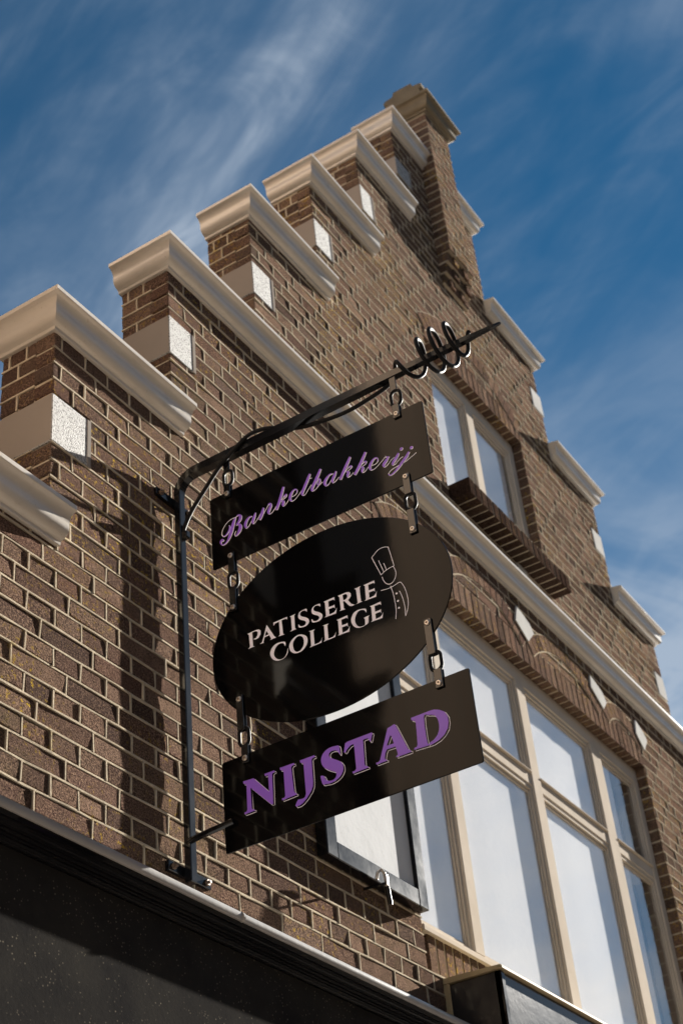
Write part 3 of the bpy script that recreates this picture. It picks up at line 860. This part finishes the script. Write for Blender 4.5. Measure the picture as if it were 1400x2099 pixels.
def tab(parent, u, v0, v1, w_=.024, rot=0.0):
    u, v0, v1 = su(u), sv(v0), sv(v1)
    for x0 in (XS-.0065, XS+.0062):
        m = MB(); m.bevbox(x0, x0+.0048, -u-w_/2, -u+w_/2, v0, v1, .0015); m.obj('hanger_strap', IRON, parent)
def bolt(parent, u, v):
    u, v = su(u), sv(v); m = MB()
    m.tube([(XS-.0055, -u, v), (XS-.0085, -u, v), (XS-.0105, -u, v)], [.0088, .0088, .0062], 16)
    m.obj('bolt', STEEL, parent, smooth=35)
    m = MB(); m.tube([(XS-.0100, -u, v), (XS-.0112, -u, v)], [.0040, .0034], 6); m.obj('bolt_socket', RUST, parent)
    m = MB(); m.tube([(XS+.005, -u, v), (XS+.016, -u, v)], .0075, 6); m.obj('nut', STEEL, parent)
for u in (.237, .850):
    m = MB(); m.bevbox(XS-.003, XS+.003, -su(u)-.011, -su(u)+.011, sv(4.598), sv(4.664), .0012); m.obj('hanger_strap', IRON, sg1)
    link_ring(sg1, u+.004, 4.573); tab(sg1, u, 4.497, 4.548); bolt(sg1, u, 4.5105)
    tab(sg2, u+.001, 4.213, 4.286); bolt(sg2, u+.001, 4.2745)
    link_ring(sg2, u+.003, 4.187); tab(sg2, u, 4.076, 4.160); bolt(sg2, u, 4.0895)
    tab(sg3, u+.003, 3.680, 3.791); bolt(sg3, u+.003, 3.7775)
    link_ring(sg3, u+.010, 3.658); tab(sg3, u+.012, 3.576, 3.633); bolt(sg3, u+.012, 3.5895)
bolt(sg3, .191, 3.4175)

# lettering: outlines and pen strokes set out on the sign faces
def zmap(ox, oy, k):
    def fn(x, y):
        p = on_x(ox + x/k, oy + y/k, XS); return (-p.y, p.z)
    return fn
B1, B2 = zmap(440, 960, 6.3636), zmap(640, 890, 6.3636)
N1, N2 = zmap(490, 1520, 6.087), zmap(700, 1440, 5.8333)
P1, P2, C1 = zmap(500, 1180, 7.7778), zmap(640, 1170, 8.75), zmap(740, 1100, 11.05)
class Layer:
    def __init__(s, off): s.m = MB(); s.x = XS - off; s.n = 0
    def poly(s, loops):
        s.n += 1; x = s.x - s.n*1.5e-5
        flat = [p for l in loops for p in l]; b = len(s.m.v)
        s.m.v += [(x, -u, v) for u, v in flat]
        for t in tessellate_polygon([[Vector((u, v, 0)) for u, v in l] for l in loops]):
            s.m.f.append(tuple(b+i for i in t)); s.m.mi.append(0)
    def strip(s, pts, closed=False):              # pts: (u, v, full width)
        s.n += 1; x = s.x - s.n*1.5e-5; n = len(pts); b = len(s.m.v)
        for i in range(n):
            p0 = pts[i-1] if (i or closed) else pts[0]; p1 = pts[(i+1) % n] if (i < n-1 or closed) else pts[-1]
            du, dv = p1[0]-p0[0], p1[1]-p0[1]; L = math.hypot(du, dv) or 1
            nu, nv = -dv/L*pts[i][2]/2, du/L*pts[i][2]/2
            s.m.v += [(x, -(pts[i][0]+nu), pts[i][1]+nv), (x, -(pts[i][0]-nu), pts[i][1]-nv)]
        for i in range(n if closed else n-1):
            a, c = b+2*i, b+2*((i+1) % n); s.m.f.append((a, c, c+1, a+1)); s.m.mi.append(0)
    def dot(s, c, r_):
        s.poly([[(c[0]+r_*math.cos(2*PI*k/20), c[1]+r_*math.sin(2*PI*k/20)) for k in range(20)]])
    def obj(s, name, mat, parent): return s.m.obj(name, mat, parent, fix=False)
def smooth(pts, n=6, closed=False):
    d = len(pts[0]); P = [Vector(list(p) + [0]*(3-d)) for p in pts]
    P = ([P[-1]] + P + P[:2]) if closed else ([2*P[0]-P[1]] + P + [2*P[-1]-P[-2]]); out = []
    for i in range(1, len(P)-2):
        for k in range(n):
            t = k/n; a, b_, c, e = P[i-1:i+3]
            out.append(tuple((.5*((2*b_) + (c-a)*t + (2*a-5*b_+4*c-e)*t*t + (3*b_-a-3*c+e)*t**3))[:d]))
    if not closed: out.append(tuple(P[-2][:d]))
    return out
UZ = .00156          # metres per photo pixel on the signs

# 1. bold capitals with an offset white outline
caps = [
 (N1, [[(55,500),(185,460),(380,628),(368,440),(362,422),(325,430),(322,405),(445,360),(450,382),(428,390),(418,410),(432,780),(405,782),(148,578),(165,835),(178,850),(200,848),(204,862),(75,912),(72,886),(98,876),(108,850),(97,545),(88,530),(60,530)]]),
 (N1, [[(512,330),(690,268),(695,290),(668,300),(655,325),(690,620),(705,645),(722,648),(726,662),(543,735),(540,712),(568,702),(580,680),(560,385),(548,360),(518,358)]]),
 (N1, [[(762,238),(945,170),(948,195),(922,205),(908,228),(928,500),(925,560),(905,620),(850,710),(800,770),(760,800),(715,812),(708,800),(722,760),(740,725),(780,718),(810,708),(828,690),(838,650),(808,290),(798,270),(768,265)]]),
 (N1, [[(1250,58),(1215,55),(1160,68),(1100,98),(1055,145),(1030,200),(1027,250),(1040,295),(1070,330),(1120,355),(1180,372),(1210,385),(1218,410),(1210,445),(1180,478),(1140,490),(1105,488),(1080,465),(1062,432),(1022,432),(1027,470),(1048,535),(1090,532),(1150,520),(1220,480),(1270,430),(1300,370),(1305,320),(1290,275),(1255,245),(1200,225),(1145,205),(1125,180),(1127,150),(1150,125),(1190,113),(1225,118),(1245,140),(1255,160),(1264,150)]]),
 (N2, [[(45,490),(75,468),(365,358),(370,375),(352,465),(340,468),(330,440),(310,430),(275,440),(258,452),(262,490),(280,740),(290,760),(320,765),(325,778),(138,850),(134,828),(165,815),(178,790),(152,510),(140,500),(110,515),(70,560),(50,600),(30,598)]]),
 (N2, [[(415,722),(445,712),(462,690),(550,310),(635,258),(652,280),(800,560),(832,575),(836,592),(658,656),(655,640),(674,628),(672,610),(648,528),(545,562),(528,600),(520,660),(525,680),(545,684),(548,696),(420,745)], [(542,518),(584,395),(596,402),(628,490)]]),
 (N2, [[(830,185),(1060,98),(1110,85),(1170,88),(1230,110),(1270,165),(1280,235),(1270,310),(1235,380),(1170,450),(1090,500),(870,568),(872,545),(900,532),(910,505),(890,250),(880,225),(835,212)], [(985,172),(1040,152),(1095,150),(1130,170),(1158,225),(1168,300),(1155,370),(1115,435),(1065,475),(1028,480)]])]
Lw, Lp = Layer(.0004), Layer(.0009)
for k, (fn, loops) in enumerate(caps):
    if k == 3: loops = [smooth(loops[0], 3, closed=True)]
    if k == 6: loops = [loops[0], smooth(loops[1], 3, closed=True)]
    Lp.poly([[fn(*p) for p in l] for l in loops])
    for l in loops:
        Lw.strip([(*fn(p[0]+19, p[1]+14), .0017) for p in l], closed=True)
Lw.obj('letter_outline', SILVER, sg3); Lp.obj('lettering', PURPLE, sg3)

# 2. white capitals and the drawn chef
E_ = [(205,558),(398,472),(405,535),(385,515),(290,553),(298,652),(385,622),(400,605),(410,680),(392,655),(302,690),(312,785),(395,745),(425,705),(442,660),(432,765),(225,840),(250,812),(230,575)]
S_ = [(1000,530),(1005,575),(985,560),(940,560),(905,590),(900,625),(925,650),(985,665),(1030,690),(1043,730),(1025,775),(980,810),(920,828),(878,825),(870,785),(880,780),(900,805),(940,805),(980,780),(990,745),(970,720),(910,705),(875,680),(868,640),(885,590),(930,555)]
L_ = [(1035,890),(1135,855),(1112,885),(1130,1098),(1200,1070),(1235,1035),(1250,985),(1240,1070),(1050,1148),(1075,1120),(1060,895)]
sh = lambda pts, a, b_: [(x+a, y+b_) for x, y in pts]
white = [
 (P1, [[(60,930),(200,865),(245,858),(272,880),(270,935),(240,990),(200,1015),(165,1020),(160,1008),(195,995),(220,950),(225,905),(205,885),(175,890),(135,908),(140,960),(150,1120),(175,1128),(70,1170),(98,1145),(100,1120),(85,960),(80,940)]]),
 (P1, [[(258,1090),(295,1062),(362,800),(372,792),(490,970),(518,985),(420,1028),(440,1008),(408,950),(332,985),(315,1060),(328,1070)], [(338,965),(361,880),(398,936)]]),
 (P1, [[(472,750),(695,655),(690,700),(670,685),(605,712),(628,930),(655,935),(550,972),(578,945),(562,735),(500,765),(478,800)]]),
 (P1, [[(732,655),(825,608),(805,635),(820,845),(840,850),(740,893),(768,865),(755,665)]]),
 (P1, [S_]), (P1, [sh(S_, 212, -82)]), (P2, [E_]),
 (P2, [[(460,452),(600,392),(655,382),(690,405),(695,450),(670,500),(640,525),(700,590),(745,608),(775,603),(720,632),(680,632),(650,615),(580,545),(558,552),(568,680),(600,688),(490,725),(515,700),(488,475)], [(545,442),(598,415),(628,430),(632,472),(605,512),(560,530)]]),
 (P2, [[(755,328),(870,275),(848,305),(875,545),(905,552),(785,602),(818,575),(785,335)]]), (P2, [sh(E_, 715, -298)]),
 (P1, [[(660,1058),(665,1125),(640,1085),(600,1078),(550,1100),(505,1160),(482,1240),(500,1300),(550,1335),(610,1330),(660,1290),(690,1230),(705,1155),(702,1230),(670,1290),(615,1335),(540,1358),(470,1340),(428,1280),(425,1215),(460,1140),(520,1085),(590,1060)]]),
 (P1, [[(725,1130),(745,1060),(800,990),(870,945),(940,940),(1000,970),(1018,1030),(1000,1110),(940,1190),(870,1230),(800,1238),(745,1200)], [(785,1110),(800,1040),(845,980),(900,962),(945,990),(960,1060),(945,1130),(900,1195),(850,1215),(805,1190)]]),
 (P1, [L_]), (P1, [sh(L_, 220, -92)]), (P2, [sh(E_, 235, 327)]),
 (P2, [[(965,685),(970,750),(940,710),(880,705),(820,740),(775,830),(772,920),(810,985),(860,1005),(920,990),(950,960),(945,870),(930,845),(1030,800),(1010,830),(1010,930),(960,975),(890,1012),(810,1025),(750,1000),(705,930),(705,850),(745,760),(820,705),(900,685)]]),
 (P2, [sh(E_, 830, 82)])]
Lt = Layer(.0005)
for k, (fn, loops) in enumerate(white):
    if k in (4, 5, 10, 11, 15): loops = [smooth(l, 3, closed=True) for l in loops]       # the round letters
    Lt.poly([[fn(*p) for p in l] for l in loops])
Lt.obj('lettering', SILVER, sg2)
Lc = Layer(.0005)
def line(pts, sm=True, w_=.0019):
    p = [C1(*q) for q in pts]; p = smooth(p, 6) if sm and len(p) > 2 else p
    Lc.strip([(a, b_, w_) for a, b_ in p])
line([(245,480),(300,400),(380,310),(470,255),(560,235),(615,238)]); line([(615,236),(750,662)]); line([(752,660),(640,715),(540,785),(453,870)]); line([(455,870),(243,478)])
line([(400,550),(520,805)]); line([(512,600),(578,755)])
line([(480,915),(505,985),(560,1055),(630,1078),(700,1050),(760,970),(790,860),(780,770),(730,675)])
line([(450,1225),(560,1195),(680,1150),(780,1090),(878,1032),(940,1080),(1010,1210),(1055,1370),(1070,1500),(1055,1640),(1010,1802)])
line([(1012,1800),(1002,1720),(1000,1640),(970,1480),(920,1330),(868,1230)])
line([(668,1120),(720,1260),(765,1450),(795,1650),(790,1870)])
for c in ((805,1288),(838,1457),(860,1613)): Lc.dot(C1(*c), .0033)
Lc.obj('chef_drawing', SILVER, sg2)

# 3. script lettering, pen strokes of changing width (zoom pixels)
script1 = [
 [(280,632,8),(258,690,34),(240,750,46),(222,820,50),(202,885,42),(178,940,24),(145,982,12),(110,1000,10),(88,985,16),(86,960,26),(104,940,34),(122,948,16)],
 [(272,635,6),(210,665,6),(150,720,6),(105,800,6),(95,860,7),(115,888,9),(150,875,13),(185,825,18),(200,775,14),(190,740,6)],
 [(255,650,6),(285,628,8),(318,610,16),(340,628,38),(334,672,40),(308,712,20),(280,742,7)],
 [(280,745,7),(318,728,22),(340,762,44),(326,820,44),(295,868,22),(270,880,8),(264,850,7),(280,815,6)],
 [(490,625,7),(452,642,16),(418,690,36),(405,740,36),(415,775,18),(440,760,9),(475,700,7),(497,640,6)],
 [(536,580,12),(518,640,34),(502,690,34),(506,718,16),(530,700,7),(570,640,6),(610,565,6)],
 [(640,516,20),(626,575,40),(604,640,38),(588,672,30)],
 [(598,662,6),(650,570,6),(700,480,9),(728,462,20),(735,492,32),(716,540,38),(706,578,30),(726,590,11),(760,560,7),(805,490,6)],
 [(900,243,26),(880,320,36),(845,440,38),(808,542,34)],
 [(830,480,6),(880,400,7),(918,355,12),(936,345,20),(934,368,11),(905,395,8),(868,426,7)],
 [(868,426,9),(902,436,30),(895,470,34),(900,490,13),(930,462,7),(968,405,6)],
 [(985,378,6),(1040,352,7),(1075,310,9),(1068,276,11),(1035,284,16),(1002,332,32),(986,390,34),(1000,425,14),(1040,410,7),(1090,350,6),(1135,285,6)],
 [(1244,75,26),(1215,150,36),(1172,255,38),(1146,320,36),(1152,350,14),(1182,335,7),(1222,270,6),(1262,210,6)], [(1200,137,7),(1265,125,6)]]
script2 = [
 [(110,455,26),(80,530,36),(40,620,38),(4,700,38),(2,738,18),(40,720,8),(80,672,11),(102,615,20),(92,582,12),(70,608,9),(66,648,9),(88,662,8),(135,618,6)],
 [(270,515,7),(227,532,16),(182,590,34),(166,640,34),(180,670,17),(210,655,9),(250,590,7),(282,525,6)],
 [(312,485,14),(292,540,34),(267,600,34),(272,630,16),(300,615,7),(348,558,6)],
 [(495,300,26),(465,370,36),(415,480,38),(366,594,34)], [(400,530,6),(450,460,7),(488,424,12),(512,420,18),(505,442,10),(450,490,7)],
 [(445,490,9),(476,500,30),(466,530,34),(467,560,13),(500,540,7),(535,495,6)],
 [(695,235,26),(665,310,36),(610,430,38),(556,532,34)], [(590,470,6),(640,400,7),(678,362,12),(703,360,18),(695,386,10),(640,430,7)],
 [(635,430,9),(664,442,30),(656,470,34),(657,498,13),(690,480,7),(728,426,6)],
 [(765,410,6),(820,390,7),(855,350,9),(848,313,11),(815,318,16),(777,365,32),(752,430,34),(767,465,14),(810,450,7),(870,390,6),(948,298,6)],
 [(950,285,8),(962,300,8),(985,298,12),(1004,300,12)], [(992,300,18),(964,350,36),(934,400,36),(942,425,14),(975,405,7),(1030,330,6),(1065,300,6)],
 [(1128,248,20),(1098,308,36),(1058,370,36),(1052,400,17),(1085,385,7),(1140,320,6),(1180,290,6)],
 [(1262,232,22),(1228,298,36),(1182,360,34),(1132,430,30),(1082,490,20),(1032,534,11),(1002,532,9),(995,508,8),(1030,465,7),(1100,420,7),(1200,365,6),(1270,310,6),(1355,238,5)]]
Lh, Lq = Layer(.0004), Layer(.0010)
for fn, st_ in ((B1, script1), (B2, script2)):
    for pts in st_:
        sp = smooth(pts, 5)
        Lh.strip([(*fn(x+4.5, y+3.5), max(w_, 6)*UZ/6.3636 + .0007) for x, y, w_ in sp])
        thick = [(x, y, w_) for x, y, w_ in sp]
        seg = []
        for x, y, w_ in thick:
            if w_ > 8.5: seg.append((*fn(x-1, y-1), (w_+1)*UZ/6.3636))
            else:
                if len(seg) > 2: Lq.strip(seg)
                seg = []
        if len(seg) > 2: Lq.strip(seg)
for c in ((1162, 193), (1293, 177)):
    Lh.dot(B2(c[0]+4, c[1]+3), .0056); Lq.dot(B2(*c), .0050)
Lh.obj('letter_outline', SILVER, sg1); Lq.obj('lettering', PURPLE, sg1)
